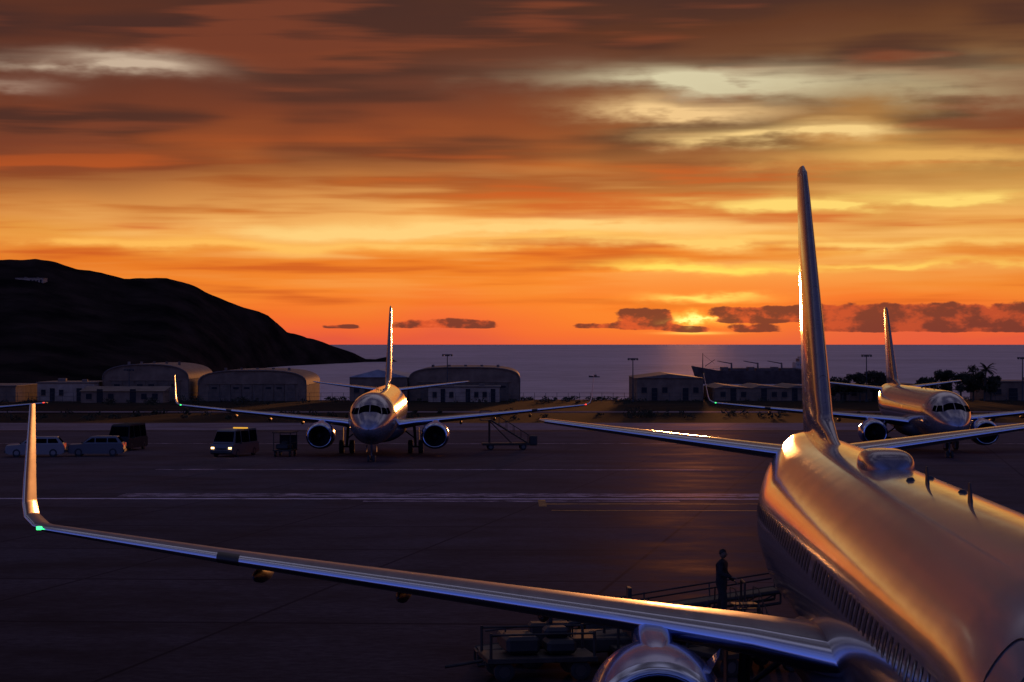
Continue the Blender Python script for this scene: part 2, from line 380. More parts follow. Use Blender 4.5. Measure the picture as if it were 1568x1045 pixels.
def airplane(loc,alpha,winglet=True,radome=False,ext=0.0):
    e=empty('airplane',loc,-alpha)
    global ST
    ST0=ST
    if ext: ST=[(a-ext if a<=7 else a,b_,c_,d_) for a,b_,c_,d_ in ST]
    U_=ext>0
    def f_fus():
        N=72; ss=[0,.04,.1,.18,.28,.4,.55,.7,.9,1.1,1.4,1.7,2,2.3,2.6,3,3.5,4,4.5,5,5.5,6,6.5,7]
        ss=[q-ext for q in ss]+[q for q in [7-ext+k for k in range(1,int(20+ext))] if q<26.4]+[26.5+k*.5 for k in range(0,24)]+[38.2,38.4]
        rs=[[fp(s,2*math.pi*i/N) for i in range(N)] for s in ss]
        v,f=rings(rs); return mk('fuselage',v,f,M_skin,None,True,None,60)
    cached('fuselage',f_fus,e,U_)
    W=[(12.4,0,2.45,8.2,.12,0),(13.4,1.7,2.6,7.6,.13,0),(14.6,3.0,2.76,6.3,.125,0),(16.4,5.3,2.93,4.7,.125,0),(20.6,13,3.55,2.65,.125,0),(22.9,17.0,3.90,1.65,.12,3)]
    WL=[(23.15,17.3,3.96,1.5,.10,16),(23.45,17.55,4.12,1.38,.1,40),(23.75,17.67,4.38,1.25,.09,64),(24.15,17.75,4.85,1.05,.085,77),(25.5,17.98,6.42,.48,.08,80)]
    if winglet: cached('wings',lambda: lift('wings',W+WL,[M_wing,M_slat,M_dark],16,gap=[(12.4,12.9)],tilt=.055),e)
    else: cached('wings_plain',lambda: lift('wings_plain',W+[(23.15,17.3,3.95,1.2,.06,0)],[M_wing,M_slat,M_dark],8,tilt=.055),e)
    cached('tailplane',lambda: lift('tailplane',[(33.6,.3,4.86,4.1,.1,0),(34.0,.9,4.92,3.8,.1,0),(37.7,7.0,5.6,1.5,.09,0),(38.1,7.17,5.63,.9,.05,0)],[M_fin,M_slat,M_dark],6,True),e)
    def f_fin():
        secs=[(28.0,5.25,9.2,.03),(29.6,5.52,7.7,.045),(31.3,5.9,6.15,.085),(32.0,6.6,5.7,.095),(36.3,11.7,2.8,.09),(36.9,12.35,2.35,.085),(37.4,12.55,1.6,.05)]
        rs=[]
        for i in range(len(secs)-1):
            for k in range(5):
                u=k/5; q=[a+(b-a)*u for a,b in zip(secs[i],secs[i+1])]; rs.append(q)
        rs.append(secs[-1]); out=[]
        prof=[(x,y) for x,y in AF][::-1]+[(x,-y) for x,y in AF[1:]]
        for s,z,c,th in rs:
            out.append([Vector((y*th/.083*.5*c,s+x*c,z)) for x,y in prof])
        out=[[p-Vector((0,0,.6)) for p in out[0]]]+out
        v,f=rings(out); return mk('fin',v,f,M_fin,None,True,None,50)
    cached('fin',f_fin,e)
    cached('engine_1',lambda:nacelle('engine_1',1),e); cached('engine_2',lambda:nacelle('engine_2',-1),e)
    def f_win():
        b=B()
        for sg in (1,-1):
            s=5.9-ext
            while s<31:
                if not (16.4<s<16.8):
                    pts=[fpz(s+ds,3.85+dz,sg,.008) for ds,dz in ((-.115,-.1),(-.06,-.17),(.06,-.17),(.115,-.1),(.115,.1),(.06,.17),(-.06,.17),(-.115,.1))]
                    b.add(pts,[tuple(range(8))],0)
                s+=.508
        return b.obj('cabin_windows',[M_win],None,False)
    cached('cabin_windows',f_win,e,U_)
    def f_ck():
        b=B()
        def pt(c,off=.014,n=7):
            (s0,a0),(s1,a1),(s2,a2),(s3,a3)=[(q[0]-ext,q[1]) for q in c]
            vs=[]
            for i in range(n+1):
                for j in range(n+1):
                    u,v=i/n,j/n
                    s=(s0*(1-u)+s1*u)*(1-v)+(s3*(1-u)+s2*u)*v; a=(a0*(1-u)+a1*u)*(1-v)+(a3*(1-u)+a2*u)*v
                    vs.append(fp(s,R(a),off))
            b.add(vs,[(i*(n+1)+j,(i+1)*(n+1)+j,(i+1)*(n+1)+j+1,i*(n+1)+j+1) for i in range(n) for j in range(n)])
        for g in (1,-1):
            pt([(1.40,g*2),(1.72,g*46),(2.38,g*34),(2.28,g*1.5)])
            pt([(1.80,g*49),(2.55,g*65),(2.85,g*48),(2.44,g*37)])
            pt([(2.65,g*66),(3.3,g*69),(3.4,g*54),(2.95,g*50)])
        return b.obj('cockpit_windows',[M_glass],None,True)
    cached('cockpit_windows',f_ck,e,U_)
    def f_door():
        b=B()
        for sg in (1,-1):
            s0=4.6-ext; pts=[]
            for k in range(33):
                a=2*math.pi*k/32; cx=math.copysign(abs(math.cos(a))**.35,math.cos(a)); sz=math.copysign(abs(math.sin(a))**.35,math.sin(a))
                pts.append(fpz(s0+.45*cx,3.85+.93*sz,sg,.004))
            for p,q in zip(pts,pts[1:]): b.tube(p,q,.012,n=5)
            b.tube(fpz(s0-.2,3.9,sg,.01),fpz(s0+.2,3.9,sg,.01),.025)
        return b.obj('door_outlines',[M_dark],None)
    cached('door_outlines',f_door,e,U_)
    def f_gear():
        b=B()
        for g in (1,-1):
            x=-g*2.86
            b.tube((x*.95,19.6,2.6),(x,19.6,.58),.13,.10,1); b.tube((x*.5,19.5,2.3),(x,19.6,1.2),.06,.06,1)
            b.tube((x-.45,19.6,.56),(x+.45,19.6,.56),.08,.08,1)
            for d in (-.43,.43): b.wheel((x+d,19.6,.56),.56,.40,0,1)
            b.box((x-.28*g,19.6,1.5),(.03,.9,1.3),2)
        ny=4.0-ext
        b.tube((0,ny+.2,1.6),(0,ny,.4),.09,.07,1); b.tube((-.25,ny,.34),(.25,ny,.34),.05,.05,1)
        for d in (-.2,.2): b.wheel((d,ny,.34),.34,.2,0,1)
        for d in (-.38,.38): b.box((d,ny+.3,1.15),(.03,1.4,.5),2)
        rs=[]
        for s,w_,z0 in ((11.2,.3,1.5),(12.5,1.5,1.22),(14.5,2.05,1.12),(19,2.15,1.12),(21.5,1.8,1.2),(23.5,.4,1.5)):
            rs.append([Vector((w_*math.cos(a)*1.0,s,2.2+(2.2-z0)*math.sin(a)*(1 if math.sin(a)<0 else .35))) for a in [2*math.pi*i/28 for i in range(28)]])
        v,f=rings(rs); b.add(v,f,2)
        for g in (1,-1):
            for t,s,z in ((6.6,19.3,2.7),(9.4,20.2,2.95),(12.4,21.4,3.2)):
                rs=[]
                for u,r in ((0,.03),(.15,.12),(.4,.17),(.7,.14),(1,.03)):
                    rs.append([Vector((-g*t+r*.75*math.cos(a),s+u*2.7,z-.10-.16*u+r*math.sin(a))) for a in [2*math.pi*i/12 for i in range(12)]])
                v,f=rings(rs); b.add(v,f,2)
        return b.obj('landing_gear_and_fairings',[M_tyre,M_strut,M_fair])
    cached('landing_gear_and_fairings',f_gear,e,U_)
    def f_ant():
        b=B()
        for s in (11.0,15.2): 
            b.add([fp(s,0,-.05)+Vector((x,y,z)) for x,y,z in ((-.02,0,0),(.02,0,0),(.02,.30,0),(-.02,.30,0),(-.01,.18,.33),(.01,.18,.33),(.01,.3,.33),(-.01,.3,.33))],[(0,1,5,4),(1,2,6,5),(2,3,7,6),(3,0,4,7),(4,5,6,7)],0)
        for s,a in ((13.4,-8),(17.0,-9),(16.2,5)): 
            b.tube(fp(s,R(a),-.02),fp(s,R(a),.05),.09,.05,0,14)
        return b.obj('antennas',[M_dark],None,True)
    cached('antennas',f_ant,e)
    if radome:
        rs=[]
        for k in range(0,17):
            u=k/16; x=-1+2*u; q=(max(0,1-abs(x)**3.4))**.5
            rs.append([Vector((.50*q*math.copysign(abs(math.cos(a))**.6,math.cos(a)),20.7+x*1.3,5.30+ (.04+.38*q)*max(-.2,math.copysign(abs(math.sin(a))**.6,math.sin(a))))) for a in [2*math.pi*i/32 for i in range(32)]])
        v,f=rings(rs); mk('satcom_radome',v,f,M_fin,e)
    b=B(); b.box((-17.1,22.93,3.93),(.10,.10,.07),0); b.obj('nav_light_starboard',[M_green],e)
    b=B(); b.box((17.15,22.95,3.95),(.12,.12,.08),0); b.obj('nav_light_port',[M_red],e)
    ST=ST0
    return e
airplane((6.39,21.0,.05),.04,True,True,4.0)
airplane((-10.6,159.4,-1.47),-.013)
airplane((34.4,166.0,-1.5),.025)
airplane((-58.2,166.0,-1.5),.0,False)

# ---------------------------------------------------------------- ground, sea, hill
def gz(Y): return min(.3,-.011*(Y-45))
def asphalt(name,base,joints=True,fmax=.15):
    m=mat(name,base,.8); t=m.node_tree
    tc=t.nodes.new('ShaderNodeTexCoord'); x,y,z=sep(t,tc.outputs['Object'])
    mid=noise(t,vec(t,x*.12,y*.16),1,4,.65,dim='2D'); fine=noise(t,vec(t,x,y*1.4),2.2,4,.75,dim='2D')
    c=ramp(t,mid,[(.32,(base[0]*.45,base[1]*.45,base[2]*.45,1)),(.66,(base[0]*1.5,base[1]*1.5,base[2]*1.5,1))])
    c=mixc(t,1.0,c,ramp(t,fine,[(.3,(.6,.6,.6,1)),(.7,(1.5,1.5,1.5,1))]),'MULTIPLY')
    if joints:
        xr=x*.985-y*.17; yr=y*.985+x*.05
        jx=sstep(t,mth(t,'ABSOLUTE',mth(t,'FRACT',xr/9.0)-.5),.4895,.4960)
        jy=sstep(t,mth(t,'ABSOLUTE',mth(t,'FRACT',yr/12.0)-.5),.482,.493)
        c=mixc(t,mth(t,'MAXIMUM',jx,jy)*.9,c,(base[0]*.06,base[1]*.06,base[2]*.06,1))
    r=mid*.4+.32+fine*.14
    matte_sheen(m,c,(.64,.50,.60,1),r,fmax,8.0)
    return m
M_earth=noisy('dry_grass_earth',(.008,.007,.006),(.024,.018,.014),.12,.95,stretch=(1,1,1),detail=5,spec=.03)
M_apron=asphalt('apron_asphalt',(.030,.023,.024))
M_conc=asphalt('taxiway_concrete',(.09,.074,.082),fmax=.25)
ys=[-150,-60,0,20,45,100,150,200,250,300,350,400,440,452,460,475,500,530]
xs=list(range(-900,901,60)); vv=[];ff=[]
for Y in ys:
    for X in xs:
        z=gz(Y) if Y<=455 else gz(455)-(Y-455)/75*10
        if Y>300: z+=mnoise.noise(Vector((X*.03,Y*.03,0)))*.25
        vv.append((X,Y,z))
n=len(xs)
for i in range(len(ys)-1):
    for j in range(n-1): ff.append((i*n+j,i*n+j+1,(i+1)*n+j+1,(i+1)*n+j))
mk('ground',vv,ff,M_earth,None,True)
def sheet(name,x0,x1,y0,y1,off,m,skew=0,ny=4):
    v=[];f=[]
    yy=sorted(set([y0,y1]+[q for q in (0,17.7,45,100,200) if y0<q<y1]))
    for Y in yy:
        v+=[(x0,Y-skew*x0,gz(Y-skew*x0)+off),(x1,Y-skew*x1,gz(Y-skew*x1)+off)]
    for i in range(len(yy)-1): f.append((2*i,2*i+1,2*i+3,2*i+2))
    return mk(name,v,f,m,None,False)
sheet('apron',-400,400,-100,238,.02,M_apron)
sheet('taxiway',-500,500,241,272,.02,M_conc)
sheet('perimeter_road',-500,500,330,338,.05,M_conc)
def paint(name,c,wear):
    m=mat(name,c,.7,spec=.15); t=m.node_tree; tc=t.nodes.new('ShaderNodeTexCoord'); x,y,z=sep(t,tc.outputs['Object'])
    n=noise(t,vec(t,x*.7,y*3.0),1,5,.75,dim='2D'); k=sstep(t,n,wear-.06,wear+.08)
    cc=mixc(t,k,(*c,1),(.029,.022,.023,1)); matte_sheen(m,cc,(.64,.50,.60,1),.5,.15,8.0); return m
M_pw=paint('white_paint',(.65,.5,.52),.55); M_pw2=paint('worn_white_paint',(.5,.36,.38),.47); M_py=paint('yellow_paint',(.6,.30,.06),.5)
sheet('white_line',-120,15.6,117.4,118.3,.024,M_pw,.012)
sheet('white_line',-22,14,119.6,122.8,.024,M_pw2,.012)
sheet('white_line',-8,9,115.3,116.3,.024,M_pw2,.012)
sheet('white_line',-25,14,150.0,151.2,.024,M_pw2,.02)
sheet('yellow_line',1.6,14,113.2,114.0,.024,M_py,.012)
sheet('yellow_line',1.4,1.8,111.5,117,.028,M_py)
sheet('white_line',-120,60,200,201,.024,M_pw2,.012)
sheet('yellow_line',2,14,108.2,108.8,.024,M_py,.012)

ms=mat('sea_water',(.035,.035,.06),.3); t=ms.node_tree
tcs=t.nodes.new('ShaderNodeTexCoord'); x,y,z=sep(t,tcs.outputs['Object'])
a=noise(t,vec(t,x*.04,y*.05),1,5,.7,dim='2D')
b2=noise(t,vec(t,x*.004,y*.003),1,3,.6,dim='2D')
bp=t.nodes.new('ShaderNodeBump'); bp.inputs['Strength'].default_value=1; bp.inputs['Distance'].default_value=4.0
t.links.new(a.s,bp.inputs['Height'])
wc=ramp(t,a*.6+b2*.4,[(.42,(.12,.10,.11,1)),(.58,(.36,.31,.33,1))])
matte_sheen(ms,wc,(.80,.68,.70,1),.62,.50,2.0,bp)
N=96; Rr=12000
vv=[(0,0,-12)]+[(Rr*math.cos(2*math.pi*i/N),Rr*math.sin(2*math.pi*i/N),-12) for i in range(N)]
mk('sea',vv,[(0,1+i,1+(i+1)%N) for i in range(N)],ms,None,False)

ridge=[(-760,1300,50),(-520,1350,56),(-375,1400,60),(-344,1450,62.3),(-334,1460,62.4),(-325,1470,64),(-314,1485,62),(-302,1500,58),(-277,1540,52.4),(-253,1580,54.5),(-237,1620,48.4),(-221,1680,38),(-199,1760,29),(-190,1820,15.9),(-175,1900,9.3),(-148,2000,-2.8),(-139,2050,-9.2),(-130,2055,-9.5),(-121,2060,-7.4),(-114,2065,-10),(-108,2070,-13)]
basd=[500,520,560,600,620,650,690,740,850,980,1150,1380,1600,1700,1800,1950,2020,2030,2035,2050,2060]
RP=[]
for i in range(len(ridge)-1):
    for k in range(8):
        u=k/8; RP.append(([a+(b-a)*u for a,b in zip(ridge[i],ridge[i+1])],basd[i]+(basd[i+1]-basd[i])*u))
RP.append((list(ridge[-1]),basd[-1]))
vv=[];ff=[];J=40
for (X,Y,Z),bd in RP:
    d=math.hypot(X,Y); ux,uy=X/d,Y/d; b0=bd*d/Y; q=max(0,min(1,(bd-600)/900))
    for j in range(J+8):
        if j<=J:
            t_=j/J; D=b0+(d-b0)*t_; h=-13.5+(Z+13.5)*((t_**1.7*.75+.25*t_**4)*(1-q)+q*t_**.95)
        else:
            t_=(j-J)/7; D=d+t_*220; h=Z-(Z+16)*t_**1.3
        px,py=ux*D,uy*D
        nz=mnoise.fractal(Vector((px*.012,py*.008,0)),1,2,6)
        h+=nz*(3.0*math.sin(math.pi*min(1,j/J)) if j<=J else 0)+mnoise.fractal(Vector((px*.06,py*.02,3)),1,2,4)*1.0*(min(1,(Z+13)/20))
        vv.append((px,py,h))
n=J+8
for i in range(len(RP)-1):
    for j in range(n-1): ff.append((i*n+j,(i+1)*n+j,(i+1)*n+j+1,i*n+j+1))
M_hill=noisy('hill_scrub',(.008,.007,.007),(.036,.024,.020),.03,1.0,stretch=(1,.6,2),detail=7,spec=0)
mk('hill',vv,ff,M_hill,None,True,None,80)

# ---------------------------------------------------------------- buildings
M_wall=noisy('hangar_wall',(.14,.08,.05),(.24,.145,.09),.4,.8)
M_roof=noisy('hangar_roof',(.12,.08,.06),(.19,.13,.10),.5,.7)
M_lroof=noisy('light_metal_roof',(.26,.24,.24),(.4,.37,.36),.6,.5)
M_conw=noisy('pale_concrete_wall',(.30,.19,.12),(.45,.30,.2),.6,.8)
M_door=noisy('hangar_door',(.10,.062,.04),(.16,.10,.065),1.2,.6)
M_bwin=mat('building_glass',(.012,.012,.015),.4,spec=.2)
def barrel(name,x0,x1,y0,y1,h,pw=3.2,roofm=None,bays=8,eav=.55):
    zb=gz(y0)-.6; e=empty(name,((x0+x1)/2,y0,zb)); hw=(x1-x0)/2; D=y1-y0
    prof=[]
    for i in range(29):
        a=math.pi*i/28; c=math.cos(a); s=math.sin(a)
        prof.append((-hw*math.copysign(abs(c)**(2/pw),c), h*eav+.0+h*(1-eav)*abs(s)**(2/pw)))
    prof=[(-hw,0)]+prof+[(hw,0)]
    v=[(x,0,z) for x,z in prof]+[(x,D,z) for x,z in prof]; n=len(prof)
    mk('walls',v,[tuple(range(n)),tuple(range(n,2*n))],M_wall,e,False)
    over=[(x*1.012,z*1.01+.03) for x,z in prof[1:-1]]; m=len(over)
    v=[(x,-.4,z) for x,z in over]+[(x,D+.4,z) for x,z in over]+[(x*.985,-.4,z-.18) for x,z in over]+[(x*.985,D+.4,z-.18) for x,z in over]
    f=[(i,i+1,m+i+1,m+i) for i in range(m-1)]+[(2*m+i,2*m+i+1,i+1,i) for i in range(m-1)]
    mk('roof',v,f,roofm or M_roof,e,True,None,50)
    b=B(); b.box((-hw,D/2,h*eav/2),(.2,D,h*eav)); b.box((hw,D/2,h*eav/2),(.2,D,h*eav)); b.obj('side_walls',[M_wall],e)
    b=B(); wd=2*hw*.8/bays
    for k in range(bays):
        b.box((-hw*.8+wd*(k+.5),-.12-.05*(k%2),h*.30),(wd*.96,.1,h*.56),0)
        if k%3!=1: b.box((-hw*.8+wd*(k+.5),-.24,h*.47),(wd*.5,.06,h*.06),1)
    b.box((0,-.2,h*.6),(2*hw*.84,.25,.25),2)
    b.obj('sliding_doors',[M_door,M_bwin,M_wall],e)
    b=B()
    for k in range(5): b.tube((hw*(-.6+.3*k),D*.3,h*.97),(hw*(-.6+.3*k),D*.3,h*1.06),.3,.3,0)
    b.obj('roof_vents',[M_roof],e)
    return e
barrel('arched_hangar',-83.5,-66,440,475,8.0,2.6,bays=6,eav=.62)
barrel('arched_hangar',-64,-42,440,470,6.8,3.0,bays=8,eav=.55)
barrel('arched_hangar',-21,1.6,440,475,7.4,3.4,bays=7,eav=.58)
def block(name,x0,x1,y0,y1,h,roof='flat',wm=None,rm=None,op=6,zb=None,rh=1.2):
    zb=gz(y0)-.6 if zb is None else zb; e=empty(name,((x0+x1)/2,y0,zb)); hw=(x1-x0)/2; D=y1-y0; h+=.6
    b=B(); b.box((0,D/2,h/2),(2*hw,D,h),0,bev=.02); b.obj('walls',[wm or M_wall],e,False)
    b=B()
    if roof=='flat':
        b.box((0,D/2,h+.12),(2*hw+.5,D+.5,.24),0)
        b.box((-hw*.4,D/2,h+.55),(1.6,1.5,.7),0); b.box((hw*.5,D/3,h+.45),(1.1,1.1,.5),0)
    elif roof=='gable': b.poly([(-hw-.3,h),(0,h+rh),(hw+.3,h)],-.4,D+.4,0,'y')
    elif roof=='saw':
        k=3; wd=2*hw/k
        for i in range(k): b.poly([(-hw+wd*i,h),(-hw+wd*i+wd*.3,h+rh),(-hw+wd*(i+1),h+.05)],-.3,D+.3,0,'y')
    elif roof=='mono': b.poly([(-.4,h),(D+.4,h),(D+.4,h+rh)],-hw-.3,hw+.3,0,'x')
    b.obj('roof',[rm or M_roof],e,False)
    b=B(); wd=2*hw*.94/op
    for k in range(op):
        x=-hw*.94+wd*(k+.5)
        if k%3==1: b.box((x,-.04,.6+1.3),(wd*.55,.1,2.6),0)
        elif k%4!=3:
            b.box((x,-.04,.6+h*.42),(wd*.5,.1,1.1),0); b.box((x,-.09,.6+h*.42-.62),(wd*.6,.12,.1),1)
    b.obj('windows_and_doors',[M_bwin,M_wall],e)
    return e
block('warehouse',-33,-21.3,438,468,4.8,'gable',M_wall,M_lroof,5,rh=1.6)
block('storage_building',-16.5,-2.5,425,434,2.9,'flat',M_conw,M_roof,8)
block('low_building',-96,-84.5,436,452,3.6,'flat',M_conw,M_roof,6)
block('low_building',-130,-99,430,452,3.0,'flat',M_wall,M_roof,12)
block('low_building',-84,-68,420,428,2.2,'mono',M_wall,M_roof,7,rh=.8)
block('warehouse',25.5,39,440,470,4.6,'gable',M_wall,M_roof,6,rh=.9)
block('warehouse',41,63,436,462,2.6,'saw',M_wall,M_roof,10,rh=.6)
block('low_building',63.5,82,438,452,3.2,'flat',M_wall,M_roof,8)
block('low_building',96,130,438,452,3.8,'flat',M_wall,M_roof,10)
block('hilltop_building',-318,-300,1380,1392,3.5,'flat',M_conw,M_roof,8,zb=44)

M_pole=mat('galvanised_pole',(.05,.05,.05),.6,.4)
for X,Y,h in ((-12.9,430,9.4),(24,428,8.6),(70.7,430,9.3),(101.8,430,8.8),(-76,428,6.5)):
    b=B(); b.tube((0,0,0),(0,0,h),.16,.08); b.box((0,0,h),(2.1,.3,.14))
    for d in (-.85,-.3,.3,.85): b.box((d,-.15,h-.22),(.42,.35,.26),1)
    b.box((0,0,.2),(.6,.6,.4))
    o=b.obj('high_mast_light',[M_pole,M_dark]); o.location=(X,Y,gz(Y))
b=B()
for k in range(110): b.tube((-110+k*2.2,0,0),(-110+k*2.2,0,1.9),.04)
for z in (.4,1.1,1.85): b.tube((-110,0,z),(130,0,z),.025)
o=b.obj('perimeter_fence',[M_pole]); o.location=(0,422,gz(422))

M_leaf=noisy('foliage',(.02,.022,.014),(.045,.042,.024),1.5,.8,spec=.1); M_bark=noisy('bark',(.05,.035,.025),(.09,.07,.05),4,.9)
def leaves(b,c,rad,n,sz,flat=.7,mi=0):
    for _ in range(n):
        d=Vector((random.gauss(0,1),random.gauss(0,1),random.gauss(0,1))).normalized()*(random.random()**.45)
        p=Vector(c)+Vector((d.x*rad,d.y*rad,d.z*rad*flat))
        u=Vector((random.uniform(-1,1),random.uniform(-1,1),random.uniform(-1,1))).normalized(); v=u.orthogonal().normalized(); s=sz*random.uniform(.6,1.4)
        b.add([p-u*s,p-v*s*.5,p+u*s,p+v*s*.5],[(0,1,2,3)],mi)
def tree(X,Y,h,w_):
    b=B(); b.tube((0,0,0),(.1,0,h*.5),.22,.13,1)
    for k in range(11):
        a=random.uniform(0,6.28); r=w_*random.uniform(.25,.95); z=h*random.uniform(.35,.93)
        b.tube((.05,0,h*random.uniform(.25,.45)),(r*math.cos(a),r*math.sin(a),z),.09,.03,1)
        leaves(b,(r*math.cos(a),r*math.sin(a),z),w_*random.uniform(.28,.45),170,.24,.8)
    leaves(b,(0,0,h*.72),w_*.55,260,.24)
    o=b.obj('tree',[M_leaf,M_bark],None,False); o.location=(X,Y,gz(Y)-.05)
def palm(X,Y,h):
    b=B(); p=Vector((0,0,0))
    for k in range(6):
        q=p+Vector((.08*k*.3,0,h/6)); b.tube(p,q,.2-.012*k,.19-.012*k,1); p=q
    for k in range(22):
        a=2*math.pi*k/22+random.uniform(-.1,.1); el_=random.uniform(-.2,1.1); L=random.uniform(1.9,2.6)
        d=Vector((math.cos(a)*math.cos(el_),math.sin(a)*math.cos(el_),math.sin(el_))); q=p.copy()
        for s in range(7):
            q2=q+d*L/7; side=d.cross(Vector((0,0,1))).normalized()
            wl=.42*math.sin(math.pi*(s+.7)/8)
            for sg in (1,-1):
                b.add([q,q2,q2+side*sg*wl+Vector((0,0,-.12))+d*.12,q+side*sg*wl*.8+Vector((0,0,-.1))+d*.2],[(0,1,2,3)],0)
            d=(d+Vector((0,0,-.16))).normalized(); q=q2
    o=b.obj('palm_tree',[M_leaf,M_bark],None,False); o.location=(X,Y,gz(Y)-.05)
for X,h,w_ in ((66,5.4,2.8),(69.5,6.5,2.8),(73,7.0,3.0),(76,5.4,2.4),(86.5,6.4,2.8),(96,5.8,2.6),(-6,2.4,1.6),(83,5.6,2.6),(90,6.0,2.8),(93,7.2,2.8)): tree(X,432+random.uniform(-4,4),h,w_)
for X,h in ((94.6,6.4),): palm(X,430+random.uniform(-3,3),h)
b=B()
for k in range(420):
    X=random.uniform(-125,135); Y=random.choice([random.uniform(395,456),random.uniform(285,325)]) if k%3 else 454
    leaves(b,(X,Y,gz(Y)+.25),random.uniform(.5,1.3),26,.22,.55)
b.obj('scrub_bushes',[M_leaf],None,False)
b=B()
for X,Y,s in ((17,300,1.3),(19,301,.9),(-61,395,1.6),(-58,396,1.3),(-66,395,1.2),(-74,396,1.1),(-50,398,1.2),(60,310,1.2)):
    leaves(b,(X,Y,gz(Y)+s*.5),s*1.3,260,.16,.6)
b.obj('shrubs',[M_leaf],None,False)

# ---------------------------------------------------------------- ship and boats
M_hull=noisy('ship_hull',(.06,.04,.035),(.10,.07,.06),.3,.7,spec=.15); M_sup=noisy('ship_superstructure',(.38,.27,.20),(.55,.40,.32),.4,.7,spec=.15)
M_deck=noisy('ship_deck_gear',(.10,.07,.06),(.16,.11,.09),.4,.7,spec=.15)
def ship(loc,L,Wd,hh,rz=0):
    e=empty('cargo_ship',loc,rz); rs=[]
    for u in [k/20 for k in range(21)]:
        x=-L/2+L*u; bow=max(0,(.16-u)/.16); st_=max(0,(u-.93)/.07)
        hw=Wd/2*(1-bow**1.6)*(1-.25*st_)+.05; top=hh+bow*2.2+ (0.5 if u>.8 else 0)
        rake=-bow*3.2
        rs.append([Vector((x+rake,-hw,top)),Vector((x+rake*.3,-hw*.9,top*.4)),Vector((x,-hw*.6,-1)),Vector((x,hw*.6,-1)),Vector((x+rake*.3,hw*.9,top*.4)),Vector((x+rake,hw,top))])
    v,f=rings(rs); mk('hull',v,f,M_hull,e)
    b=B()
    b.box((L*.38,0,hh+2.2),(L*.15,Wd*.85,3.6)); b.box((L*.39,0,hh+4.8),(L*.11,Wd*.9,1.8)); b.box((L*.42,0,hh+6.8),(1.8,1.8,2.4)); b.box((L*.36,0,hh+6.1),(2.0,Wd*.5,.8))
    for k in range(5): b.box((L*.333,(-2+k)*Wd*.14,hh+4.9),(.1,Wd*.09,.8),1)
    for k in range(7): b.box((L*(.32+.02*k),-Wd*.43,hh+2.6),(.5,.08,.5),1)
    b.obj('bridge',[M_sup,M_win],e)
    b=B()
    b.tube((L*.37,0,hh+6),(L*.37,0,hh+11.5),.25,.12); b.tube((L*.37-1,0,hh+9.5),(L*.37+1,0,hh+9.5),.12)
    b.tube((-L*.46,0,hh+1),(-L*.46,0,hh+8),.25,.15); b.tube((-L*.44,0,hh+2),(-L*.36,0,hh+5),.15); b.tube((-L*.46,0,hh+7.5),(-L*.36,0,hh+3),.06)
    for x in (-.22,.0,.2):
        b.tube((L*x,0,hh),(L*x,0,hh+3.6),.45,.35); b.tube((L*x,0,hh+3.2),(L*(x-.12),0,hh+4.4),.25,.16)
        b.box((L*x+2.6,0,hh+.5),(L*.13,Wd*.7,1.3)); b.box((L*x-3.5,0,hh+.7),(L*.05,Wd*.6,1.9))
    for k in range(24): b.tube((-L*.42+k*L*.032,-Wd*.46,hh),(-L*.42+k*L*.032,-Wd*.46,hh+1),.06)
    b.tube((-L*.42,-Wd*.46,hh+1),(L*.33,-Wd*.46,hh+1),.06)
    b.obj('deck_cranes_and_rails',[M_deck],e)
ship((114,1000,-12),56,11,6.2,R(4))
def boat(X,Y,L):
    e=empty('fishing_boat',(X,Y,-12)); rs=[]
    for u in [k/8 for k in range(9)]:
        hw=L*.16*(1-(1-u)**3)+.03; t_=.5+.5*(1-u)**2
        rs.append([Vector((-L/2+L*u,-hw,t_)),Vector((-L/2+L*u,-hw*.5,-.2)),Vector((-L/2+L*u,hw*.5,-.2)),Vector((-L/2+L*u,hw,t_))])
    v,f=rings(rs); mk('hull',v,f,M_hull,e)
    b=B(); b.box((L*.1,0,.9),(L*.25,L*.16,.8)); b.box((L*.08,0,1.4),(L*.3,L*.2,.1)); b.tube((L*.1,0,1.4),(L*.1,0,2.6),.05,.03); b.obj('cabin',[M_deck],e)
boat(45,1180,6)

